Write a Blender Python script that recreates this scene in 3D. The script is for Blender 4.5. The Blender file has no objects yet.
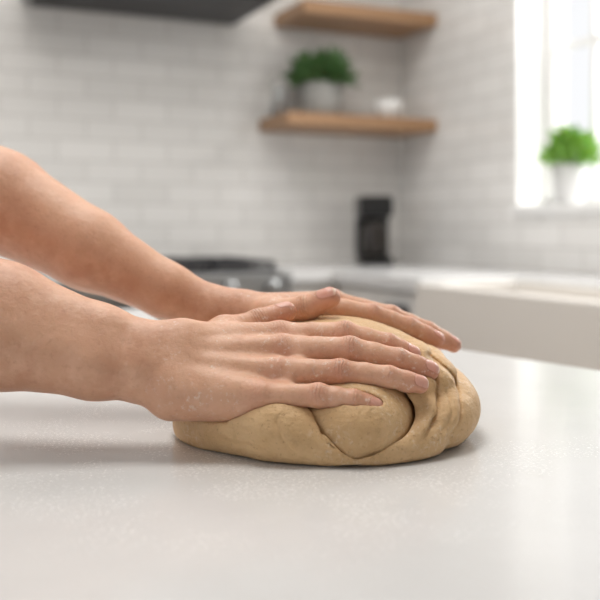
import bpy, bmesh, math, random
import numpy as np
from mathutils import Matrix, Vector

ZOOM = False
random.seed(4)
rng = np.random.default_rng(7)
scene = bpy.context.scene
COL = scene.collection
scene.view_settings.view_transform = 'Standard'
scene.view_settings.exposure = 0.0

# ------------------------------------------------------------------ helpers
def new_mat(name, color=(0.8, 0.8, 0.8), rough=0.5, metal=0.0, **kw):
    m = bpy.data.materials.new(name)
    m.use_nodes = True
    b = m.node_tree.nodes['Principled BSDF']
    b.inputs['Base Color'].default_value = (*color, 1)
    b.inputs['Roughness'].default_value = rough
    b.inputs['Metallic'].default_value = metal
    for k, v in kw.items():
        b.inputs[k.replace('_', ' ')].default_value = v
    return m

def N(m, t, **kw):
    n = m.node_tree.nodes.new(t)
    for k, v in kw.items():
        setattr(n, k, v)
    return n

def L(m, a, b):
    m.node_tree.links.new(a, b)

def bsdf(m):
    return m.node_tree.nodes['Principled BSDF']

def math_node(m, op, a, b=None, clamp=False):
    n = N(m, 'ShaderNodeMath', operation=op)
    n.use_clamp = clamp
    for i, v in enumerate((a, b)):
        if v is None:
            continue
        if isinstance(v, (int, float)):
            n.inputs[i].default_value = v
        else:
            L(m, v, n.inputs[i])
    return n.outputs[0]

def mix_col(m, fac, a, b, mode='MIX'):
    n = N(m, 'ShaderNodeMix', data_type='RGBA', blend_type=mode)
    for sock, v in ((n.inputs[0], fac), (n.inputs[6], a), (n.inputs[7], b)):
        if isinstance(v, (int, float)):
            sock.default_value = v
        elif isinstance(v, tuple):
            sock.default_value = (*v, 1)
        else:
            L(m, v, sock)
    return n.outputs[2]

def ramp(m, src, p0, p1):
    n = N(m, 'ShaderNodeMapRange')
    n.clamp = True
    n.interpolation_type = 'SMOOTHSTEP'
    L(m, src, n.inputs[0])
    n.inputs[1].default_value = p0
    n.inputs[2].default_value = p1
    return n.outputs[0]

def noise(m, scale, detail=3, rough=0.5, vec=None):
    n = N(m, 'ShaderNodeTexNoise')
    n.inputs['Scale'].default_value = scale
    n.inputs['Detail'].default_value = detail
    n.inputs['Roughness'].default_value = rough
    if vec is not None:
        L(m, vec, n.inputs['Vector'])
    return n.outputs[0]

def objco(m):
    return N(m, 'ShaderNodeTexCoord').outputs['Object']

def bump(m, height, strength, dist, prev=None):
    n = N(m, 'ShaderNodeBump')
    n.inputs['Strength'].default_value = strength
    n.inputs['Distance'].default_value = dist
    L(m, height, n.inputs['Height'])
    if prev is not None:
        L(m, prev, n.inputs['Normal'])
    return n.outputs[0]

def empty(name, M=None):
    e = bpy.data.objects.new(name, None)
    COL.objects.link(e)
    if M is not None:
        e.matrix_world = M
    return e

def mesh_obj(name, me, mat, M=None, parent=None, smooth=False):
    o = bpy.data.objects.new(name, me)
    COL.objects.link(o)
    if mat is not None:
        me.materials.append(mat)
    if parent is not None:
        o.parent = parent
    elif M is not None:
        o.matrix_world = M
    if smooth:
        me.polygons.foreach_set('use_smooth', [True] * len(me.polygons))
    return o

def boxes(name, lst, mat, M=None, parent=None, bevel=0.0):
    bm = bmesh.new()
    for (x0, x1, y0, y1, z0, z1) in lst:
        r = bmesh.ops.create_cube(bm, size=1)
        for v in r['verts']:
            v.co = Vector(((x0 + x1) / 2 + v.co.x * (x1 - x0), (y0 + y1) / 2 + v.co.y * (y1 - y0), (z0 + z1) / 2 + v.co.z * (z1 - z0)))
    me = bpy.data.meshes.new(name)
    bm.to_mesh(me); bm.free()
    o = mesh_obj(name, me, mat, M, parent)
    if bevel > 0:
        md = o.modifiers.new('bevel', 'BEVEL')
        md.width = bevel; md.segments = 3; md.limit_method = 'ANGLE'
    return o

def lathe(name, prof, mat, M=None, parent=None, seg=48, loc=(0, 0, 0)):
    verts, faces = [], []
    for r, z in prof:
        for i in range(seg):
            a = 2 * math.pi * i / seg
            verts.append((loc[0] + r * math.cos(a), loc[1] + r * math.sin(a), loc[2] + z))
    for j in range(len(prof) - 1):
        for i in range(seg):
            k = (i + 1) % seg
            faces.append((j * seg + i, j * seg + k, (j + 1) * seg + k, (j + 1) * seg + i))
    me = bpy.data.meshes.new(name)
    me.from_pydata(verts, [], faces)
    return mesh_obj(name, me, mat, M, parent, smooth=True)

# ------------------------------------------------------------------ SDF tools (cm)
class Grid:
    def __init__(s, xs, ys, zs):
        s.ax = [np.asarray(a, dtype=np.float32) for a in (xs, ys, zs)]
        s.shape = tuple(len(a) for a in s.ax)
    def new(s):
        return np.full(s.shape, 50.0, dtype=np.float32)
    def sl(s, lo, hi):
        out = []
        for a, l, h in zip(s.ax, lo, hi):
            i0 = int(np.searchsorted(a, l)); i1 = int(np.searchsorted(a, h))
            if i1 <= i0:
                return None
            out.append(slice(i0, i1))
        return tuple(out)
    def co(s, sl):
        return (s.ax[0][sl[0]][:, None, None], s.ax[1][sl[1]][None, :, None], s.ax[2][sl[2]][None, None, :])

def smin(a, b, k):
    h = np.maximum(k - np.abs(a - b), 0) / k
    return np.minimum(a, b) - h * h * k * 0.25

def smax(a, b, k):
    return -smin(-a, -b, k)

def cone(F, G, a, b, ra, rb, k=0.3):
    a = np.array(a, float); b = np.array(b, float)
    m = max(ra, rb) + k + 1.0
    sl = G.sl(np.minimum(a, b) - m, np.maximum(a, b) + m)
    if sl is None:
        return
    X, Y, Z = G.co(sl)
    d = b - a
    L2 = float(d @ d) + 1e-9
    t = np.clip(((X - a[0]) * d[0] + (Y - a[1]) * d[1] + (Z - a[2]) * d[2]) / L2, 0, 1).astype(np.float32)
    q = np.sqrt((X - a[0] - t * d[0]) ** 2 + (Y - a[1] - t * d[1]) ** 2 + (Z - a[2] - t * d[2]) ** 2) - (ra + (rb - ra) * t)
    F[sl] = smin(F[sl], q.astype(np.float32), k)

def ball(F, G, c, r, k=0.3):
    cone(F, G, c, (c[0] + 1e-3, c[1], c[2]), r, r, k)

def ellip(F, G, c, s, k=0.3):
    m = k + 1.0
    sl = G.sl([c[i] - s[i] - m for i in range(3)], [c[i] + s[i] + m for i in range(3)])
    if sl is None:
        return
    X, Y, Z = G.co(sl)
    x, y, z = X - c[0], Y - c[1], Z - c[2]
    k0 = np.sqrt((x / s[0]) ** 2 + (y / s[1]) ** 2 + (z / s[2]) ** 2)
    k1 = np.sqrt((x / s[0] ** 2) ** 2 + (y / s[1] ** 2) ** 2 + (z / s[2] ** 2) ** 2) + 1e-6
    F[sl] = smin(F[sl], (k0 * (k0 - 1) / k1).astype(np.float32), k)

def surface_nets(F, G):
    s = F < 0
    nx, ny, nz = F.shape
    cnt = np.zeros((nx - 1, ny - 1, nz - 1), dtype=np.int8)
    for i in (0, 1):
        for j in (0, 1):
            for k in (0, 1):
                cnt += s[i:nx - 1 + i, j:ny - 1 + j, k:nz - 1 + k]
    act = (cnt > 0) & (cnt < 8)
    ci = np.argwhere(act)
    idx = np.full(act.shape, -1, dtype=np.int64)
    idx[act] = np.arange(len(ci))
    pos = np.zeros((len(ci), 3)); n = np.zeros(len(ci))
    cor = [(i, j, k) for i in (0, 1) for j in (0, 1) for k in (0, 1)]
    for a in cor:
        for ax in range(3):
            if a[ax] == 1:
                continue
            b = list(a); b[ax] = 1
            fa = F[ci[:, 0] + a[0], ci[:, 1] + a[1], ci[:, 2] + a[2]].astype(float)
            fb = F[ci[:, 0] + b[0], ci[:, 1] + b[1], ci[:, 2] + b[2]].astype(float)
            cr = (fa < 0) != (fb < 0)
            t = np.where(cr, fa / np.where(cr, fa - fb, 1), 0)
            p = np.tile(np.array(a, float), (len(ci), 1))
            p[:, ax] += t
            pos += np.where(cr[:, None], p, 0)
            n += cr
    pos /= n[:, None]
    V = np.zeros_like(pos)
    for ax in range(3):
        A = G.ax[ax].astype(float)
        V[:, ax] = A[ci[:, ax]] * (1 - pos[:, ax]) + A[ci[:, ax] + 1] * pos[:, ax]
    quads = []
    def add(e, q, flipmask):
        q = np.stack(q, 1)
        q[flipmask] = q[flipmask][:, ::-1]
        quads.append(q)
    d = s[:-1, 1:-1, 1:-1] != s[1:, 1:-1, 1:-1]
    e = np.argwhere(d); i, j, k = e[:, 0], e[:, 1] + 1, e[:, 2] + 1
    add(e, [idx[i, j - 1, k - 1], idx[i, j, k - 1], idx[i, j, k], idx[i, j - 1, k]], ~s[i, j, k])
    d = s[1:-1, :-1, 1:-1] != s[1:-1, 1:, 1:-1]
    e = np.argwhere(d); i, j, k = e[:, 0] + 1, e[:, 1], e[:, 2] + 1
    add(e, [idx[i - 1, j, k - 1], idx[i - 1, j, k], idx[i, j, k], idx[i, j, k - 1]], ~s[i, j, k])
    d = s[1:-1, 1:-1, :-1] != s[1:-1, 1:-1, 1:]
    e = np.argwhere(d); i, j, k = e[:, 0] + 1, e[:, 1] + 1, e[:, 2]
    add(e, [idx[i - 1, j - 1, k], idx[i, j - 1, k], idx[i, j, k], idx[i - 1, j, k]], ~s[i, j, k])
    Q = np.concatenate(quads)
    return V, Q

def np_mesh(name, V, Q):
    me = bpy.data.meshes.new(name)
    me.vertices.add(len(V))
    me.vertices.foreach_set('co', (V * 0.01).astype(np.float32).ravel())
    me.loops.add(Q.size)
    me.loops.foreach_set('vertex_index', Q.astype(np.int32).ravel())
    me.polygons.add(len(Q))
    me.polygons.foreach_set('loop_start', np.arange(0, Q.size, 4, dtype=np.int32))
    me.update(calc_edges=True)
    me.validate()
    me.polygons.foreach_set('use_smooth', np.ones(len(me.polygons), dtype=bool))
    return me

def nrm(v):
    v = np.array(v, float)
    return v / np.linalg.norm(v)

# ------------------------------------------------------------------ hands
RAD = {  # mcp, prox mid, pip, mid mid, dip, tip
    'index': (0.95, 0.84, 0.85, 0.75, 0.73, 0.62),
    'middle': (0.97, 0.86, 0.87, 0.77, 0.74, 0.63),
    'ring': (0.93, 0.82, 0.82, 0.73, 0.70, 0.60),
    'pinky': (0.88, 0.74, 0.75, 0.67, 0.65, 0.56),
}
right_hand = dict(
    fingers=dict(
        index=[(-1.39, 62.6, 7.15), (3.09, 61.8, 7.42), (6.02, 61.6, 6.75), (7.67, 61.6, 6.08)],
        middle=[(-1.15, 60.7, 6.46), (3.34, 60.0, 6.58), (6.53, 59.8, 5.98), (8.67, 59.9, 5.25)],
        ring=[(-1.51, 58.9, 5.25), (2.61, 58.3, 5.37), (5.73, 58.1, 5.10), (7.75, 58.2, 4.61)],
        pinky=[(-2.44, 57.4, 3.95), (1.15, 56.7, 4.15), (3.38, 56.5, 3.90), (4.70, 56.6, 3.50)]),
    dorsal=dict(index=(0, -.5, .87), middle=(0, -.62, .78), ring=(0, -.75, .66), pinky=(0, -.85, .5)),
    thumb=[(-7.6, 61.2, 6.4), (-5.3, 63.3, 7.35), (-3.0, 64.5, 7.96), (-1.0, 65.0, 8.65)],
    thumb_r=(1.35, 1.08, 0.92, 0.74), thumb_n=(-.35, -.2, .9),
    carpal=(-8.0, 59.5, 5.75), w=nrm((0, -.55, -.83)), n=nrm((0, -.83, .55)),
    wrist=(-10.1, 59.5, 5.8),
    arm=[((-10.1, 59.5, 5.85), 1.80, .85), ((-13.5, 59.6, 6.55), 2.15, .95), ((-20, 60, 8.2), 3.35, .85), ((-26, 61, 9.8), 3.9, .7), ((-32, 62, 11.6), 3.8, .5)],
    upper=[(-32, 62, 11.6), (-40, 64, 27), 4.2, 5.0],
    bulk=[((-8.3, 58.3, 3.85), (-3.6, 57.8, 3.62), 1.6, 1.3), ((-8.4, 60.5, 5.4), (-2.5, 61.3, 5.6), 1.3, 1.1)],
)
left_hand = dict(
    fingers=dict(
        index=[(1.5, 69.4, 8.62), (5.6, 69.7, 7.95), (8.48, 69.7, 7.05), (10.6, 69.7, 6.12)],
        middle=[(2.6, 71.4, 8.7), (7.2, 71.5, 7.65), (10.2, 71.6, 6.5), (12.2, 71.5, 5.45)],
        ring=[(2.0, 73.4, 8.2), (6.4, 73.8, 7.0), (9.3, 73.9, 5.6), (11.0, 73.8, 4.5)],
        pinky=[(.9, 75.1, 7.5), (4.3, 75.7, 6.2), (6.3, 75.8, 5.0), (7.6, 75.7, 4.0)]),
    dorsal=dict(index=(0, -.25, .97), middle=(0, -.1, 1), ring=(0, .1, 1), pinky=(0, .3, .95)),
    thumb=[(-4.3, 69.9, 7.7), (-2.3, 68.2, 8.15), (.5, 67.2, 8.75), (2.2, 66.6, 9.55)],
    thumb_r=(1.3, 1.1, 0.97, 0.80), thumb_n=(-.4, -.5, .7),
    carpal=(-4.6, 71.6, 8.0), w=nrm((0, .97, -.22)), n=nrm((.05, .2, .97)),
    wrist=(-6.6, 71.4, 7.95),
    arm=[((-6.6, 71.4, 7.95), 1.75, .95), ((-10.5, 71.8, 9.6), 2.0, 1.0), ((-17, 72.7, 12.9), 3.0, .95), ((-24.7, 74, 16.9), 3.9, .75), ((-30, 75, 19.3), 3.9, .5)],
    upper=[(-30, 75, 19.3), (-40, 76, 34), 4.2, 5.0],
    bulk=[((-4.8, 73.2, 7.2), (-.5, 74.4, 6.9), 1.4, 1.1), ((-4.4, 70.6, 7.2), (.2, 71.0, 7.4), 1.3, 1.1)],
)

def hand_field(G, H):
    P = G.new()
    arm = H['arm']; w = H['w']; n = H['n']
    for (c0, r0, o0), (c1, r1, o1) in zip(arm[:-1], arm[1:]):
        for sg in (-1, 1):
            a = np.array(c0) + w * o0 * sg; b = np.array(c1) + w * o1 * sg
            cone(P, G, a, b, r0, r1, 0.9)
    u = H['upper']
    cone(P, G, u[0], u[1], u[2], u[3], 1.5)
    cp = np.array(H['carpal'])
    offs = dict(index=-1.6, middle=-.55, ring=.5, pinky=1.5)
    for f, pts in H['fingers'].items():
        a = cp + w * offs[f]
        m = np.array(pts[0])
        cone(P, G, a, m - n * 0.12, 1.30, 0.98, 0.8)
        dn = nrm(H['dorsal'][f])
        ball(P, G, m + dn * 0.36, 0.62, 0.55)
        cone(P, G, np.array(H['wrist']) + w * offs[f] * 0.55, a, 1.7, 1.35, 0.9)
    for f, pts in H['fingers'].items():
        m = np.array(pts[0]); dn = nrm(H['dorsal'][f])
        cone(P, G, cp + w * offs[f] * .6 + dn * .80, m + dn * .55, .22, .30, 0.7)
    for a, b, ra, rb in H['bulk']:
        cone(P, G, a, b, ra, rb, 0.9)
    names = ['index', 'middle', 'ring', 'pinky']
    for f, g in zip(names[:-1], names[1:]):
        pf, pg = H['fingers'][f], H['fingers'][g]
        a = np.array(pf[0]) + (np.array(pf[1]) - np.array(pf[0])) * .30 - nrm(H['dorsal'][f]) * .15
        b = np.array(pg[0]) + (np.array(pg[1]) - np.array(pg[0])) * .30 - nrm(H['dorsal'][g]) * .15
        cone(P, G, a, b, .62, .62, 0.6)
    t = [np.array(q, float) for q in H['thumb']]; tr = H['thumb_r']
    cone(P, G, t[0], t[1], tr[0], tr[1], 0.8)
    cone(P, G, np.array(H['fingers']['index'][0]) * .55 + cp * .45 , t[1], .8, .75, 0.9)
    total = None
    for f, pts in H['fingers'].items():
        R = RAD[f]; dn = nrm(H['dorsal'][f])
        p = [np.array(q, float) for q in pts]
        F = G.new()
        m1 = (p[0] + p[1]) / 2 + dn * .05; m2 = (p[1] + p[2]) / 2
        cone(F, G, p[0], m1, R[0], R[1], .2)
        cone(F, G, m1, p[1], R[1], R[2], .2)
        cone(F, G, p[1], m2, R[2], R[3], .25)
        cone(F, G, m2, p[2], R[3], R[4], .25)
        e = p[3]
        cone(F, G, p[2], e - dn * .03, R[4], R[5], .25)
        ball(F, G, p[2] + (e - p[2]) * .55 - dn * .14, R[4] * .93, .3)
        ball(F, G, p[1] + dn * .12, R[2] * .84, .3)
        D = smin(P, F, .5)
        total = D if total is None else smin(total, D, .05)
    F = G.new()
    tm = (t[1] + t[2]) / 2
    cone(F, G, t[1], tm, tr[1], tr[2] * .95, .3)
    cone(F, G, tm, t[2], tr[2] * .95, tr[2], .3)
    cone(F, G, t[2], t[3], tr[2], tr[3], .3)
    D = smin(P, F, .6)
    total = smin(total, D, .08)
    return total

def axis(parts):
    out = [np.array([parts[0][0]])]
    for a, b, h in parts:
        nn = max(1, int(round((b - a) / h)))
        out.append(np.linspace(a, b, nn + 1)[1:])
    return np.concatenate(out)

def build_hand(name, H, G, mat, parent):
    F = hand_field(G, H)
    V, Q = surface_nets(F, G)
    me = np_mesh(name, V, Q)
    nv = len(V)
    assert len(me.vertices) == nv
    nail = np.full((nv, 3), 9.0, dtype=np.float32)
    wu = np.zeros(nv, dtype=np.float32); ww = np.zeros(nv, dtype=np.float32); pink = np.zeros(nv, dtype=np.float32)
    tips = []
    for f, pts in H['fingers'].items():
        tips.append((np.array(pts[2]), np.array(pts[3]), RAD[f][5], nrm(H['dorsal'][f])))
        p = [np.array(q, float) for q in pts]; dn = nrm(H['dorsal'][f])
        for ji, (J, A, B, amt, sg) in enumerate(((p[1], p[0], p[2], 1.0, .36), (p[2], p[1], p[3], .7, .2), (p[0], np.array(H['carpal']), p[1], .2, .6))):
            d = nrm(B - A)
            r = V - J
            u = r @ d
            dist = np.linalg.norm(r, axis=1)
            lat = r - np.outer(u, d)
            lat = lat - np.outer(lat @ dn, dn)
            ll = np.linalg.norm(lat, axis=1)
            dors = np.clip((r @ dn) / .8, 0, 1) * np.exp(-(ll / .65) ** 2)
            wgt = np.exp(-(u / sg) ** 2) * dors * (dist < 1.6) * amt
            m = wgt > ww
            wu[m] = (u * (1 - .5 * np.clip(ll, 0, 1)))[m]; ww[m] = wgt[m]
            pink = np.maximum(pink, np.exp(-(u / .8) ** 2) * np.clip((r @ dn) / .8, 0, 1) * (dist < 1.8) * (.6, .4, .45)[ji])
        dist = np.linalg.norm(V - p[3], axis=1)
        pink = np.maximum(pink, np.exp(-(dist / 1.2) ** 2))
    t = [np.array(q, float) for q in H['thumb']]
    tips.append((t[2], t[3], H['thumb_r'][3], nrm(H['thumb_n'])))
    pink = np.maximum(pink, np.exp(-(np.linalg.norm(V - t[3], axis=1) / 1.4) ** 2))
    dT = nrm(t[3] - t[1]); r = V - t[2]; dn = nrm(H['thumb_n'])
    wgt = np.exp(-((r @ dT) / .35) ** 2) * np.clip((r @ dn) / .8, 0, 1) * (np.linalg.norm(r, axis=1) < 1.6) * .9
    m = wgt > ww
    wu[m] = (r @ dT)[m]; ww[m] = wgt[m]
    for a, b, rr, dn in tips:
        d = nrm(b - a); n2 = nrm(dn - d * (dn @ d)); s = np.cross(d, n2)
        c = b + d * .02 + n2 * rr * .8
        r = V - c
        near = (np.linalg.norm(r, axis=1) < 1.5) & (r @ n2 > -.55 * rr)
        nail[near, 0] = (r @ s)[near] / (rr * .74)
        nail[near, 1] = (r @ d)[near] / (rr * .88)
        nail[near, 2] = (r @ n2)[near]
    hand_w = 1.0 / (1.0 + np.exp(-(V[:, 0] - H['wrist'][0] - 1) / 1.2))
    for nm, arr in (('wr_u', wu), ('wr_w', ww), ('pink', pink), ('handw', hand_w)):
        at = me.attributes.new(nm, 'FLOAT', 'POINT')
        at.data.foreach_set('value', arr.astype(np.float32))
    at = me.attributes.new('nail', 'FLOAT_VECTOR', 'POINT')
    at.data.foreach_set('vector', nail.ravel())
    return mesh_obj(name, me, mat, parent=parent)

def attr(m, name):
    n = N(m, 'ShaderNodeAttribute'); n.attribute_name = name
    return n

skin = new_mat('skin', rough=.48)
b = bsdf(skin)
oc = objco(skin)
b.inputs['Subsurface Weight'].default_value = .16
b.inputs['Subsurface Radius'].default_value = (1.0, .35, .18)
b.inputs['Subsurface Scale'].default_value = .005
n1 = noise(skin, 60, 5, .65, oc)
n2 = noise(skin, 16, 3, .5, oc)
n3 = noise(skin, 420, 3, .6, oc)
base = mix_col(skin, ramp(skin, n2, .3, .7), (.71, .41, .27), (.60, .315, .20))
base = mix_col(skin, math_node(skin, 'MULTIPLY', ramp(skin, n1, .42, .75), .8), base, (.77, .47, .325))
base = mix_col(skin, math_node(skin, 'MULTIPLY', ramp(skin, noise(skin, 230, 3, .6, oc), .52, .8), .45), base, (.50, .24, .15))
pk = attr(skin, 'pink').outputs['Fac']
base = mix_col(skin, math_node(skin, 'MULTIPLY', pk, .62), base, (.60, .25, .17))
wr = attr(skin, 'wr_u').outputs['Fac']; wwn = attr(skin, 'wr_w').outputs['Fac']
ph = math_node(skin, 'ADD', math_node(skin, 'MULTIPLY', wr, 30.0), math_node(skin, 'MULTIPLY', noise(skin, 190, 3, .6, oc), 11.0))
wave = math_node(skin, 'SINE', ph)
wave01 = ramp(skin, wave, -1.0, -.1)
crease = math_node(skin, 'MULTIPLY', math_node(skin, 'SUBTRACT', 1.0, wave01), wwn, clamp=True)
base = mix_col(skin, math_node(skin, 'MULTIPLY', crease, .30), base, (.40, .17, .11))
# flour
fl = ramp(skin, noise(skin, 260, 5, .75, oc), .52, .70)
fl2 = ramp(skin, noise(skin, 45, 4, .6, oc), .40, .62)
hw = attr(skin, 'handw').outputs['Fac']
flour = math_node(skin, 'MULTIPLY', math_node(skin, 'MULTIPLY', fl, fl2), math_node(skin, 'MULTIPLY', hw, .8), clamp=True)
flour2 = math_node(skin, 'MAXIMUM', flour, math_node(skin, 'MULTIPLY', math_node(skin, 'MULTIPLY', fl, wwn), .7))
base = mix_col(skin, flour2, base, (.88, .80, .72))
# nails
nl = attr(skin, 'nail').outputs['Vector']
sp = N(skin, 'ShaderNodeSeparateXYZ'); L(skin, nl, sp.inputs[0])
ax = math_node(skin, 'POWER', math_node(skin, 'ABSOLUTE', sp.outputs[0]), 3.0)
ay = math_node(skin, 'POWER', math_node(skin, 'ABSOLUTE', sp.outputs[1]), 3.0)
nr = math_node(skin, 'ADD', ax, ay)
nm = math_node(skin, 'SUBTRACT', 1.0, ramp(skin, nr, .75, 1.0))
ncol = mix_col(skin, ramp(skin, sp.outputs[1], .70, .86), (.70, .37, .29), (.80, .60, .48))
rim = math_node(skin, 'MULTIPLY', ramp(skin, nr, .6, 1.0), math_node(skin, 'SUBTRACT', 1.0, ramp(skin, nr, 1.0, 1.7)))
base = mix_col(skin, math_node(skin, 'MULTIPLY', rim, .4), base, (.46, .19, .13))
base = mix_col(skin, nm, base, ncol)
L(skin, base, b.inputs['Base Color'])
rg = math_node(skin, 'SUBTRACT', math_node(skin, 'ADD', .50, math_node(skin, 'MULTIPLY', flour2, .3)), math_node(skin, 'MULTIPLY', nm, .18))
L(skin, rg, b.inputs['Roughness'])
bp = bump(skin, n3, .4, .0006)
bp = bump(skin, noise(skin, 150, 5, .65, oc), .45, .0012, bp)
bp = bump(skin, noise(skin, 40, 3, .5, oc), .35, .0025, bp)
bp = bump(skin, math_node(skin, 'MULTIPLY', wave01, wwn), .7, .0010, bp)
bp = bump(skin, math_node(skin, 'MULTIPLY', nm, 1.0), .6, .0006, bp)
L(skin, bp, b.inputs['Normal'])

person = empty('person')
GR = Grid(axis([(-47, -30, .5), (-30, -14, .3), (-14, 10, .09)]), axis([(54.0, 66.5, .09), (66.5, 71, .4)]), axis([(1, 10, .09), (10, 17, .3), (17, 33, .5)]))
GL = Grid(axis([(-47, -30, .5), (-30, -10, .3), (-10, 13.6, .095)]), axis([(65, 72, .095), (72, 82, .2)]), axis([(2, 11, .095), (11, 24, .3), (24, 41, .5)]))
build_hand('right_arm_and_hand', right_hand, GR, skin, person)
build_hand('left_arm_and_hand', left_hand, GL, skin, person)

# ------------------------------------------------------------------ dough
GD = Grid(axis([(-12, 15.0, .09)]), axis([(53.0, 66, .09), (66, 79, .13)]), axis([(-.27, 9.3, .09)]))
D = GD.new()
ellip(D, GD, (2.6, 67.3, .8), (9.2, 9.8, 7.3), .4)
ellip(D, GD, (-3.2, 64.2, 1.2), (5.8, 6.2, 4.3), 1.0)
def strand(pts, k=.35, kk=.6):
    T = GD.new()
    for (a, ra), (b2, rb) in zip(pts[:-1], pts[1:]):
        cone(T, GD, a, b2, ra, rb, kk)
    global D
    D = smin(D, T, k)
def curve_pts(ctrl, n=10):
    out = []
    c = [(np.array(p, float), r) for p, r in ctrl]
    for i in range(len(c) - 1):
        p0 = c[max(i - 1, 0)]; p1 = c[i]; p2 = c[i + 1]; p3 = c[min(i + 2, len(c) - 1)]
        for j in range(n):
            t = j / n
            q = .5 * ((2 * p1[0]) + (p2[0] - p0[0]) * t + (2 * p0[0] - 5 * p1[0] + 4 * p2[0] - p3[0]) * t * t + (-p0[0] + 3 * p1[0] - 3 * p2[0] + p3[0]) * t ** 3)
            out.append((q, p1[1] + (p2[1] - p1[1]) * t))
    out.append(c[-1])
    return out
# left band sweeping down and under the front lobe
strand(curve_pts([((-6.4, 62.6, 1.8), 2.0), ((-4.5, 59.8, 1.8), 2.0), ((-1.6, 57.6, 1.9), 2.1), ((1.0, 56.6, 1.1), 1.45), ((3.4, 56.1, .5), .9), ((6.0, 56.8, .7), 1.0), ((8.2, 58.2, 1.2), 1.3)], 5), .3)
# right outer bands
strand(curve_pts([((6.6, 58.8, 1.5), 1.3), ((9.0, 59.9, 1.9), 1.8), ((10.3, 62.8, 2.1), 2.0), ((10.4, 67, 2.3), 2.1), ((8.4, 71.5, 2.8), 2.4)], 5), .3)
strand(curve_pts([((6.7, 59.4, 3.1), 1.2), ((8.7, 60.8, 3.9), 1.25), ((9.7, 63.3, 4.2), 1.3), ((9.2, 67, 4.6), 1.4)], 5), .3)
strand(curve_pts([((6.3, 60.6, 4.6), 1.1), ((7.9, 62.1, 5.1), 1.1), ((8.3, 64.6, 5.4), 1.05), ((6.6, 68.0, 6.0), 1.0)], 5), .35)
X, Y, Z = GD.ax[0][:, None, None], GD.ax[1][None, :, None], GD.ax[2][None, None, :]
# overlapping folds of the front of the loaf (curves in the X-Z plane).  side=+1: the dough to the
# left of the running direction lies on top
def fold(ctrl, depth, width, ymax, side=1, step=.16, lip=.10, t0=.12, t1=.2, reach=.9):
    pts = [p for p, _ in curve_pts([((x, 0, z), 1) for x, z in ctrl], 6)]
    XX, ZZ = np.meshgrid(GD.ax[0].astype(float), GD.ax[2].astype(float), indexing='ij')
    XX = XX + .07 * np.sin(ZZ * 3.1 + XX) + .03 * np.sin(ZZ * 8.3); ZZ = ZZ + .06 * np.sin(XX * 2.7)
    best = np.full(XX.shape, 1e3); sgn = np.ones(XX.shape); tt = np.zeros(XX.shape)
    ns = len(pts) - 1
    for i, (a, b2) in enumerate(zip(pts[:-1], pts[1:])):
        ax_, az = a[0], a[2]; dx, dz = b2[0] - ax_, b2[2] - az
        t = np.clip(((XX - ax_) * dx + (ZZ - az) * dz) / (dx * dx + dz * dz + 1e-9), 0, 1)
        dd = np.hypot(XX - ax_ - t * dx, ZZ - az - t * dz)
        m = dd < best
        cr = dx * (ZZ - az) - dz * (XX - ax_)
        best[m] = dd[m]; sgn[m] = np.sign(cr)[m]; tt[m] = ((i + t) / ns)[m]
    s = sgn * best * side
    up = .5 + .5 * np.tanh(s / .07)
    tp = np.clip(tt / max(t0, 1e-3), 0, 1) * np.clip((1 - tt) / max(t1, 1e-3), 0, 1)
    tp = tp * tp * (3 - 2 * tp)
    g = depth * np.exp(-(best / width) ** 2) + step * np.exp(-(best / reach) ** 2) * (1 - up) - lip * np.exp(-((best - .45) / .55) ** 2) * up
    g = g * tp
    yw = 1 / (1 + np.exp((GD.ax[1] - ymax) / .5))
    return (g[:, None, :] * yw[None, :, None]).astype(np.float32)
D += fold([(7.4, 6.2), (8.8, 4.9), (9.0, 3.4), (8.4, 2.2), (7.2, 1.2)], .28, .12, 65, -1, .26, .12, .1, .3, .8)
D += fold([(8.6, 6.0), (10.2, 4.9), (10.7, 3.5), (10.3, 2.2), (9.2, 1.0)], .26, .12, 67, -1, .24, .10, .15, .35, .7)
D += fold([(9.5, 4.2), (9.9, 3.2), (9.5, 2.2), (8.7, 1.3)], .12, .10, 66, -1, .06, .04, .3, .4, .5)
D += fold([(-1.3, 3.2), (-1.3, 2.2), (-.6, 1.2), (.4, .6)], .10, .10, 62, 1, .08, .05, .2, .4, .5)
D += fold([(-7.6, 2.6), (-5.0, 2.5), (-2.4, 1.8), (-1.2, 1.2)], .08, .16, 62, 1, .05, .04, .3, .4, .6)
D += fold([(-5.8, 1.3), (-3.4, 1.2), (-1.4, .7)], .06, .14, 62, 1, .03, .03, .3, .4, .5)
# the round front lobe lies on top of everything else: clear a seam around it, then add it hard-edged
T = GD.new()
ellip(T, GD, (3.55, 60.2, 2.05), (4.15, 5.25, 3.2), .1)
cone(T, GD, (3.4, 57.2, 1.5), (2.9, 56.5, .5), 1.7, 1.1, 1.2)
front = 1 / (1 + np.exp((Y - 62) / .5))
shell = (T - .15)
D = np.where(front > .5, smax(D, -shell, .25), D)
D = np.minimum(D, T)
D += (.045 * np.sin(X * .9 + 1.3 * np.sin(Y * .5)) * np.sin(Y * .8 + Z * .7) + .03 * np.sin(X * 1.9 + Z * 1.1 + Y * .6) * np.sin(Y * 1.7 - Z * 1.5)).astype(np.float32)
D += fold([(5.8, 2.6), (5.0, 1.6), (3.9, .9)], .05, .10, 62, -1, .02, .03, .3, .4, .4)
D += fold([(1.2, 2.4), (1.6, 1.6), (2.4, .9)], .05, .10, 62, 1, .02, .03, .3, .4, .4)
D = smax(D, (.03 - Z) + 0 * D, .4).astype(np.float32)
HR = hand_field(GD, right_hand)
D = smax(D, -HR, .22)
HL = hand_field(GD, left_hand)
D = smax(D, -HL, .22)
V, Q = surface_nets(D, GD)
dm = new_mat('dough_mat', rough=.6)
b = bsdf(dm); oc = objco(dm)
b.inputs['Subsurface Weight'].default_value = .08
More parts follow.
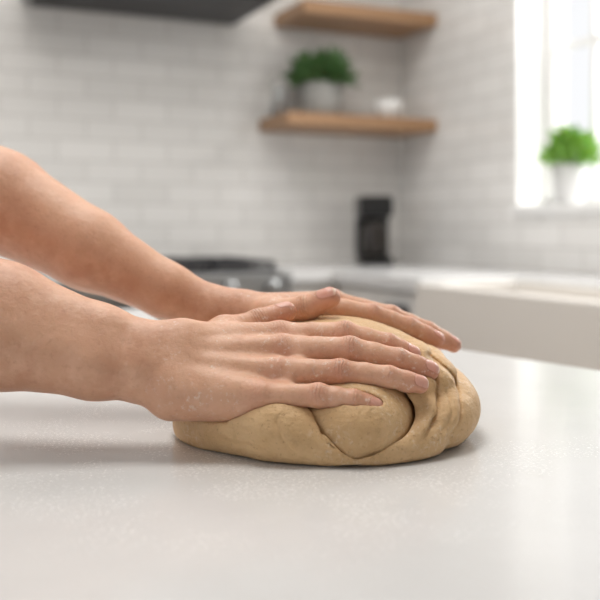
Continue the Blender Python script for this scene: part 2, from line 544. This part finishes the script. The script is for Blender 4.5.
b.inputs['Subsurface Radius'].default_value = (1, .6, .3)
b.inputs['Subsurface Scale'].default_value = .003
c = mix_col(dm, ramp(dm, noise(dm, 30, 4, .6, oc), .3, .7), (.69, .465, .25), (.60, .385, .19))
c = mix_col(dm, math_node(dm, 'MULTIPLY', ramp(dm, noise(dm, 130, 4, .7, oc), .5, .75), .4), c, (.46, .28, .13))
spk = ramp(dm, noise(dm, 420, 3, .6, oc), .60, .70)
c = mix_col(dm, math_node(dm, 'MULTIPLY', spk, .5), c, (.34, .18, .08))
flr = math_node(dm, 'MULTIPLY', ramp(dm, noise(dm, 300, 4, .7, oc), .5, .7), ramp(dm, noise(dm, 26, 3, .5, oc), .42, .62))
c = mix_col(dm, math_node(dm, 'MULTIPLY', flr, .55), c, (.84, .72, .56))
L(dm, c, b.inputs['Base Color'])
bp = bump(dm, noise(dm, 320, 4, .65, oc), .5, .0013)
bp = bump(dm, noise(dm, 90, 4, .6, oc), .6, .003, bp)
vor = N(dm, 'ShaderNodeTexVoronoi'); vor.inputs['Scale'].default_value = 190; L(dm, oc, vor.inputs['Vector'])
pore = ramp(dm, vor.outputs['Distance'], .08, .25)
bp = bump(dm, pore, .35, .0009, bp)
mpd = N(dm, 'ShaderNodeMapping'); mpd.inputs['Rotation'].default_value = (0, math.radians(25), 0); mpd.inputs['Scale'].default_value = (12, 30, 95); L(dm, oc, mpd.inputs['Vector'])
bp = bump(dm, noise(dm, 1.0, 3, .6, mpd.outputs[0]), .5, .003, bp)
L(dm, bp, b.inputs['Normal'])
mesh_obj('bread_dough', np_mesh('bread_dough', V, Q), dm)

# ------------------------------------------------------------------ island (frame rotated 35 deg)
ISL = Matrix.Translation((.204, 1.08, 0)) @ Matrix.Rotation(math.radians(35.2), 4, 'Z')
q = new_mat('quartz', rough=.12)
b = bsdf(q); oc = objco(q)
c = mix_col(q, ramp(q, noise(q, 5, 4, .6, oc), .35, .7), (.70, .705, .71), (.65, .655, .66))
c = mix_col(q, math_node(q, 'MULTIPLY', ramp(q, noise(q, 700, 2, .6, oc), .62, .72), .4), c, (.45, .43, .41))
geo = N(q, 'ShaderNodeNewGeometry')
vd = N(q, 'ShaderNodeVectorMath', operation='DISTANCE'); L(q, geo.outputs['Position'], vd.inputs[0]); vd.inputs[1].default_value = (-.02, .60, 0)
near = math_node(q, 'SUBTRACT', 1.0, ramp(q, vd.outputs['Value'], .06, .34))
fl = math_node(q, 'MULTIPLY', math_node(q, 'MULTIPLY', ramp(q, noise(q, 420, 5, .75, oc), .48, .7), ramp(q, noise(q, 17, 4, .6, oc), .35, .65)), near)
L(q, math_node(q, 'ADD', .18, math_node(q, 'MULTIPLY', fl, .4)), b.inputs['Roughness'])
c2 = mix_col(q, math_node(q, 'MULTIPLY', fl, .3), c, (.90, .88, .85))
L(q, c2, b.inputs['Base Color'])
white = new_mat('cabinet_white', (.72, .71, .69), .4)
island = empty('kitchen_island', ISL)
boxes('countertop', [(-.95, 0, -1.4, .75, -.04, 0)], q, parent=island, bevel=.003)
boxes('cabinet_body', [(-.93, -.03, -1.38, .72, -.90, -.041)], white, parent=island, bevel=.004)

# ------------------------------------------------------------------ room frame
TH = math.radians(24)
RM = Matrix.Translation((.44, 3.95, 0)) @ Matrix.Rotation(TH, 4, 'Z')
def tile_mat(name, axis_i):
    m = new_mat(name, rough=.15)
    oc = objco(m)
    s = N(m, 'ShaderNodeSeparateXYZ'); L(m, oc, s.inputs[0])
    cb = N(m, 'ShaderNodeCombineXYZ'); L(m, s.outputs[axis_i], cb.inputs[0]); L(m, s.outputs[2], cb.inputs[1])
    br = N(m, 'ShaderNodeTexBrick')
    L(m, cb.outputs[0], br.inputs['Vector'])
    br.inputs['Color1'].default_value = (.85, .84, .82, 1)
    br.inputs['Color2'].default_value = (.78, .77, .75, 1)
    br.inputs['Mortar'].default_value = (.57, .555, .53, 1)
    br.inputs['Scale'].default_value = 1
    br.inputs['Brick Width'].default_value = .21
    br.inputs['Row Height'].default_value = .08
    br.inputs['Mortar Size'].default_value = .0024
    br.inputs['Mortar Smooth'].default_value = .3
    L(m, br.outputs['Color'], bsdf(m).inputs['Base Color'])
    inv = math_node(m, 'SUBTRACT', 1.0, br.outputs['Fac'])
    bp = bump(m, inv, .6, .002)
    bp = bump(m, noise(m, 9, 1, .4, oc), .15, .01, bp)
    L(m, bp, bsdf(m).inputs['Normal'])
    return m
boxes('wall_back', [(-4.6, .2, 0, .15, -.9, 1.75)], tile_mat('subway_tile_back', 0), RM)
W0, W1, WZ0, WZ1 = -2.2, -.806, .215, 1.35
boxes('wall_right', [(0, .2, -5, W0, -.9, 1.75), (0, .2, W1, 0, -.9, 1.75), (0, .2, W0, W1, -.9, WZ0), (0, .2, W0, W1, WZ1, 1.75)], tile_mat('subway_tile_right', 1), RM)
fm = new_mat('floor_oak', rough=.4)
oc = objco(fm)
br = N(fm, 'ShaderNodeTexBrick'); L(fm, oc, br.inputs['Vector'])
br.inputs['Scale'].default_value = 1; br.inputs['Brick Width'].default_value = 1.4; br.inputs['Row Height'].default_value = .14; br.inputs['Mortar Size'].default_value = .002
br.inputs['Color1'].default_value = (.42, .30, .19, 1); br.inputs['Color2'].default_value = (.36, .25, .16, 1); br.inputs['Mortar'].default_value = (.12, .08, .05, 1)
L(fm, br.outputs['Color'], bsdf(fm).inputs['Base Color'])
boxes('floor', [(-4.6, .2, -5, .15, -1.0, -.9)], fm, RM)
pw = new_mat('painted_white', (.85, .85, .84), .5)
boxes('ceiling', [(-4.6, .2, -5, .15, 1.75, 1.85)], pw, RM)
wallp = new_mat('wall_paint', (.62, .60, .57), .7)
boxes('fill_blocker_wall', [(-4.6, .2, -5.15, -5.0, -.9, 1.75)], wallp, RM)  # unseen wall behind the camera, added to cut frontal sky light

# window
win = empty('window_1', RM)
wf = []
fr = .05
wf += [(.13, .19, W0, W0 + fr, WZ0, WZ1), (.13, .19, W1 - fr, W1, WZ0, WZ1), (.13, .19, W0, W1, WZ0, WZ0 + fr), (.13, .19, W0, W1, WZ1 - fr, WZ1)]
mid = (W0 + W1) / 2
wf += [(.135, .185, mid - .03, mid + .03, WZ0, WZ1)]
wf += [(.15, .18, W1 - .24, W1 - .215, WZ0, WZ1)]
wf += [(.15, .18, W0, W1, .78, .805)]
boxes('frame', wf, pw, parent=win, bevel=.004)
boxes('reveal', [(.0, .13, W1 - .012, W1 + .0, WZ0, WZ1), (.0, .13, W0, W0 + .012, WZ0, WZ1), (.0, .13, W0, W1, WZ1 - .012, WZ1)], pw, parent=win)
boxes('sill', [(-.02, .13, W0 - .02, W1 + .0, WZ0 - .02, WZ0 + .012)], pw, parent=win, bevel=.004)

# shelves
wood = new_mat('shelf_wood', rough=.45)
oc = objco(wood)
mp = N(wood, 'ShaderNodeMapping'); mp.inputs['Scale'].default_value = (1.5, 22, 22); L(wood, oc, mp.inputs['Vector'])
c = mix_col(wood, noise(wood, 3, 5, .6, mp.outputs[0]), (.47, .28, .15), (.28, .15, .075))
L(wood, c, bsdf(wood).inputs['Base Color'])
boxes('wall_shelf', [(-.665, -.002, -.30, -.002, .540, .590)], wood, RM, bevel=.003)
boxes('wall_shelf.001', [(-.60, -.002, -.30, -.002, .972, 1.022)], wood, RM, bevel=.003)

# range hood
steel = new_mat('brushed_steel', (.42, .43, .44), .32, 1.0)
dark = new_mat('dark_metal', (.05, .05, .055), .45, .6)
hood = empty('range_hood', RM)
boxes('canopy', [(-1.60, -.76, -.50, -.002, .972, 1.04)], steel, parent=hood, bevel=.004)
boxes('filter', [(-1.57, -.79, -.47, -.03, .958, .973)], dark, parent=hood)
bm = bmesh.new()
v = [bm.verts.new(p) for p in [(-1.58, -.48, 1.04), (-.78, -.48, 1.04), (-.78, -.004, 1.04), (-1.58, -.004, 1.04), (-1.34, -.3, 1.22), (-1.06, -.3, 1.22), (-1.06, -.004, 1.22), (-1.34, -.004, 1.22), (-1.34, -.3, 1.745), (-1.06, -.3, 1.745), (-1.06, -.004, 1.745), (-1.34, -.004, 1.745)]]
for o in (0, 4):
    for i in range(4):
        bm.faces.new((v[o + i], v[o + (i + 1) % 4], v[o + 4 + (i + 1) % 4], v[o + 4 + i]))
me = bpy.data.meshes.new('chimney'); bm.to_mesh(me); bm.free()
mesh_obj('chimney', me, steel, parent=hood)

# base cabinets and counters
cab = empty('base_cabinets', RM)
boxes('countertop', [(-.80, -.002, -.64, -.002, -.04, 0), (-3.4, -1.562, -.64, -.002, -.04, 0), (-.64, -.002, -1.208, -.641, -.04, 0), (-.64, -.002, -3.6, -1.972, -.04, 0), (-.30, -.002, -1.972, -1.208, -.04, 0)], q, parent=cab, bevel=.003)
boxes('carcass', [(-.80, -.003, -.60, -.003, -.80, -.041), (-3.4, -1.562, -.60, -.003, -.80, -.041), (-.60, -.003, -1.208, -.601, -.80, -.041), (-.60, -.003, -3.6, -1.972, -.80, -.041), (-.60, -.003, -1.972, -1.208, -.80, -.30),
                  (-.80, -.003, -.55, -.003, -.9, -.80), (-3.4, -1.562, -.55, -.003, -.9, -.80), (-.55, -.003, -3.6, -.55, -.9, -.80)], white, parent=cab)
fronts = []
pulls = []
fronts += [(-.62, -.60, -.90, -.64, -.20, -.05), (-.62, -.60, -.90, -.64, -.78, -.21)]
fronts += [(-.62, -.60, -1.20, -.905, -.20, -.05), (-.62, -.60, -1.20, -.905, -.78, -.21)]
fronts += [(-.62, -.60, -1.585, -1.215, -.78, -.31), (-.62, -.60, -1.965, -1.595, -.78, -.31)]
y = -1.98
while y > -3.4:
    fronts += [(-.62, -.60, y - .4, y, -.20, -.05), (-.62, -.60, y - .4, y, -.78, -.21)]
    pulls += [(-.645, -.62, y - .26, y - .14, -.135, -.11)]
    y -= .41
x = -1.57
while x > -3.2:
    fronts += [(x - .4, x, -.62, -.60, -.20, -.05), (x - .4, x, -.62, -.60, -.78, -.21)]
    pulls += [(x - .26, x - .14, -.645, -.62, -.135, -.11)]
    x -= .41
fronts += [(-.795, -.625, -.62, -.60, -.78, -.05)]
pulls += [(-.65, -.62, -1.115, -1.0, -.12, -.085)]
boxes('drawer_fronts', fronts, white, parent=cab, bevel=.004)
boxes('cup_pulls', pulls, dark, parent=cab, bevel=.008)

# farmhouse sink
cer = new_mat('sink_ceramic', (.70, .67, .63), .25)
sk = [(-.66, -.60, -1.968, -1.212, -.27, -.012), (-.599, -.31, -1.968, -1.93, -.25, -.012), (-.599, -.31, -1.25, -1.212, -.25, -.012), (-.34, -.305, -1.929, -1.251, -.25, -.012), (-.599, -.341, -1.929, -1.251, -.27, -.24)]
boxes('farmhouse_sink', sk, cer, RM, bevel=.006)

# stove
stove = empty('gas_stove', RM)
boxes('body', [(-1.558, -.804, -.60, -.003, -.88, -.09)], steel, parent=stove)
boxes('control_panel', [(-1.558, -.804, -.66, -.003, -.085, -.002)], steel, parent=stove, bevel=.006)
boxes('oven_door', [(-1.548, -.814, -.64, -.601, -.72, -.10)], steel, parent=stove, bevel=.005)
boxes('oven_window', [(-1.44, -.92, -.645, -.639, -.60, -.28)], dark, parent=stove)
boxes('cooktop', [(-1.54, -.82, -.58, -.03, -.001, .008)], dark, parent=stove, bevel=.003)
gr = []
for gx in (-1.53, -1.29, -1.05):
    for t in (0, .105, .21):
        gr.append((gx + t, gx + t + .012, -.56, -.06, .02, .036))
    for yy in (-.56, -.43, -.315, -.19, -.072):
        gr.append((gx, gx + .222, yy, yy + .012, .02, .034))
    for fx in (0, .21):
        for yy in (-.56, -.072):
            gr.append((gx + fx, gx + fx + .012, yy, yy + .012, .006, .022))
boxes('grates', gr, dark, parent=stove)
for i in range(5):
    o = lathe('knob_%d' % (i + 1), [(0, .03), (.018, .03), (.02, .026), (.022, 0), (0, 0)], steel, parent=stove, seg=20)
    o.matrix_local = Matrix.Translation((-1.48 + i * .15, -.66, -.045)) @ Matrix.Rotation(math.radians(90), 4, 'X')
o = boxes('oven_handle', [(-1.5, -.86, -.70, -.68, -.16, -.14), (-1.48, -1.46, -.69, -.64, -.158, -.142), (-.90, -.88, -.69, -.64, -.158, -.142)], steel, parent=stove, bevel=.006)

# coffee maker
cm = empty('coffee_maker', RM @ Matrix.Translation((-.25, -.21, 0)) @ Matrix.Rotation(math.radians(-20), 4, 'Z'))
blk = new_mat('black_plastic', (.012, .012, .013), .3)
boxes('base', [(-.065, .065, -.10, .08, .001, .03)], blk, parent=cm, bevel=.006)
boxes('tower', [(-.065, .065, .0, .08, .031, .19)], blk, parent=cm, bevel=.006)
boxes('brew_head', [(-.066, .066, -.10, .08, .191, .275)], blk, parent=cm, bevel=.012)
lathe('carafe', [(0, .032), (.045, .032), (.055, .06), (.055, .13), (.046, .155), (.046, .17), (.0, .172)], new_mat('carafe_glass', (.02, .015, .012), .15), parent=cm, loc=(0, -.05, 0))

# plants
def leafmat(name, c1, c2):
    m = new_mat(name, rough=.5)
    oc = objco(m)
    L(m, mix_col(m, noise(m, 40, 2, .5, oc), c1, c2), bsdf(m).inputs['Base Color'])
    bsdf(m).inputs['Subsurface Weight'].default_value = .1
    return m
def foliage(name, mat, parent, base_z, rx, rz, count, leaf, loc=(0, 0, 0)):
    verts, faces = [], []
    for i in range(count):
        th = random.uniform(0, 2 * math.pi); ph = math.acos(random.uniform(-.1, 1)); rr = random.uniform(.35, 1) ** .6
        c = Vector((rx * rr * math.sin(ph) * math.cos(th), rx * rr * math.sin(ph) * math.sin(th), base_z + rz * rr * (math.cos(ph) * .9 + .12)))
        out = (c - Vector((0, 0, base_z - .02))).normalized()
        out = (out + Vector([random.uniform(-.6, .6) for _ in range(3)])).normalized()
        side = out.cross(Vector([random.uniform(-1, 1) for _ in range(3)])).normalized()
        up = side.cross(out)
        l = leaf * random.uniform(.7, 1.3); w = l * .32
        k = len(verts)
        for (t, ww, h) in ((0, 0, 0), (.3, -1, .08), (.3, 1, .08), (.65, -.9, .1), (.65, .9, .1), (1, 0, -.05), (.3, 0, 0), (.65, 0, .02)):
            p = c + out * (t * l) + side * (ww * w * .5) + up * (h * l)
            verts.append(tuple(p + Vector(loc)))
        faces += [(k, k + 6, k + 1), (k, k + 2, k + 6), (k + 1, k + 6, k + 7, k + 3), (k + 6, k + 2, k + 4, k + 7), (k + 3, k + 7, k + 5), (k + 7, k + 4, k + 5)]
        if i % 3 == 0:
            s0 = Vector((random.uniform(-.01, .01), random.uniform(-.01, .01), base_z - .03)); k = len(verts)
            sd = Vector((.0012, 0, 0)); sd2 = Vector((0, .0012, 0))
            for p in (s0 - sd, s0 + sd, c + sd, c - sd, s0 - sd2, s0 + sd2, c + sd2, c - sd2):
                verts.append(tuple(p + Vector(loc)))
            faces += [(k, k + 1, k + 2, k + 3), (k + 4, k + 5, k + 6, k + 7)]
    me = bpy.data.meshes.new(name); me.from_pydata(verts, [], faces)
    return mesh_obj(name, me, mat, parent=parent)
g1 = leafmat('herb_leaf_dark', (.10, .22, .06), (.04, .10, .03))
g2 = leafmat('herb_leaf_light', (.24, .48, .07), (.15, .34, .04))
soil = new_mat('soil', (.05, .03, .02), .9)
p1 = empty('potted_herb', RM @ Matrix.Translation((-.46, -.165, .591)))
potm = new_mat('pot_concrete', (.33, .325, .31), .6)
lathe('pot', [(0, 0), (.070, 0), (.076, .01), (.092, .130), (.087, .132), (.080, .115), (0, .115)], potm, parent=p1)
lathe('soil', [(.081, .117), (0, .119)], soil, parent=p1)
foliage('leaves', g1, p1, .13, .105, .11, 360, .055)
p2 = empty('potted_herb.001', RM @ Matrix.Translation((.055, -1.03, WZ0 + .013)))
lathe('pot', [(0, 0), (.045, 0), (.05, .006), (.062, .13), (.058, .131), (.054, .115), (0, .115)], new_mat('pot_white', (.66, .66, .66), .35), parent=p2)
lathe('soil', [(.055, .116), (0, .118)], soil, parent=p2)
foliage('leaves', g2, p2, .135, .075, .10, 300, .045)
lathe('ceramic_bowl', [(0, 0), (.035, 0), (.04, .006), (.06, .04), (.063, .082), (.059, .082), (.055, .042), (.035, .012), (0, .01)], new_mat('bowl_white', (.84, .84, .83), .3), RM @ Matrix.Translation((-.165, -.18, .591)))
gl = new_mat('jar_glass', (.9, .92, .92), .05, Transmission_Weight=.9)
lathe('glass_jar', [(0, 0), (.026, 0), (.028, .01), (.028, .10), (.024, .12), (.024, .13), (.021, .13), (.021, .118), (.025, .1), (.025, .01), (0, .008)], gl, RM @ Matrix.Translation((-.632, -.13, .591)))

# ------------------------------------------------------------------ light
w = bpy.data.worlds.new('World'); scene.world = w; w.use_nodes = True
bg = w.node_tree.nodes['Background']
bg.inputs[0].default_value = (.97, .98, 1.0, 1)
bg.inputs[1].default_value = 1.0
def area(name, M, sx, sy, e, col):
    l = bpy.data.lights.new(name, 'AREA'); l.shape = 'RECTANGLE'; l.size = sx; l.size_y = sy; l.energy = e; l.color = col
    o = bpy.data.objects.new(name, l); COL.objects.link(o); o.matrix_world = M
    return o
area('window_daylight', RM @ Matrix.Translation((1.1, (W0 + W1) / 2, 1.7)) @ Matrix.Rotation(math.radians(52), 4, 'Y'), 1.5, 1.6, 130, (1, .98, .95))
area('overhead_fill', Matrix.Translation((-.1, .9, 1.72)), .7, .7, 19, (1, .96, .90))  # added soft top fill over the hands, stands for no known fixture
area('overhead_fill.001', RM @ Matrix.Translation((-1.2, -1.3, 1.73)), 1.6, .8, 18, (1, .96, .92))  # second added fill, brightens the tiled back of the kitchen

cam = bpy.data.cameras.new('Camera')
co = bpy.data.objects.new('Camera', cam); COL.objects.link(co)
co.location = (0, 0, .147); co.rotation_euler = (math.radians(90), 0, 0)
cam.sensor_width = 36; cam.lens = 54; cam.shift_y = -.12; cam.clip_start = .02
cam.dof.use_dof = True; cam.dof.focus_distance = .59; cam.dof.aperture_fstop = 5.8
if ZOOM:
    cam.lens = 108; cam.shift_x = .1; cam.shift_y = -.473; cam.dof.aperture_fstop = 11.2
scene.camera = co
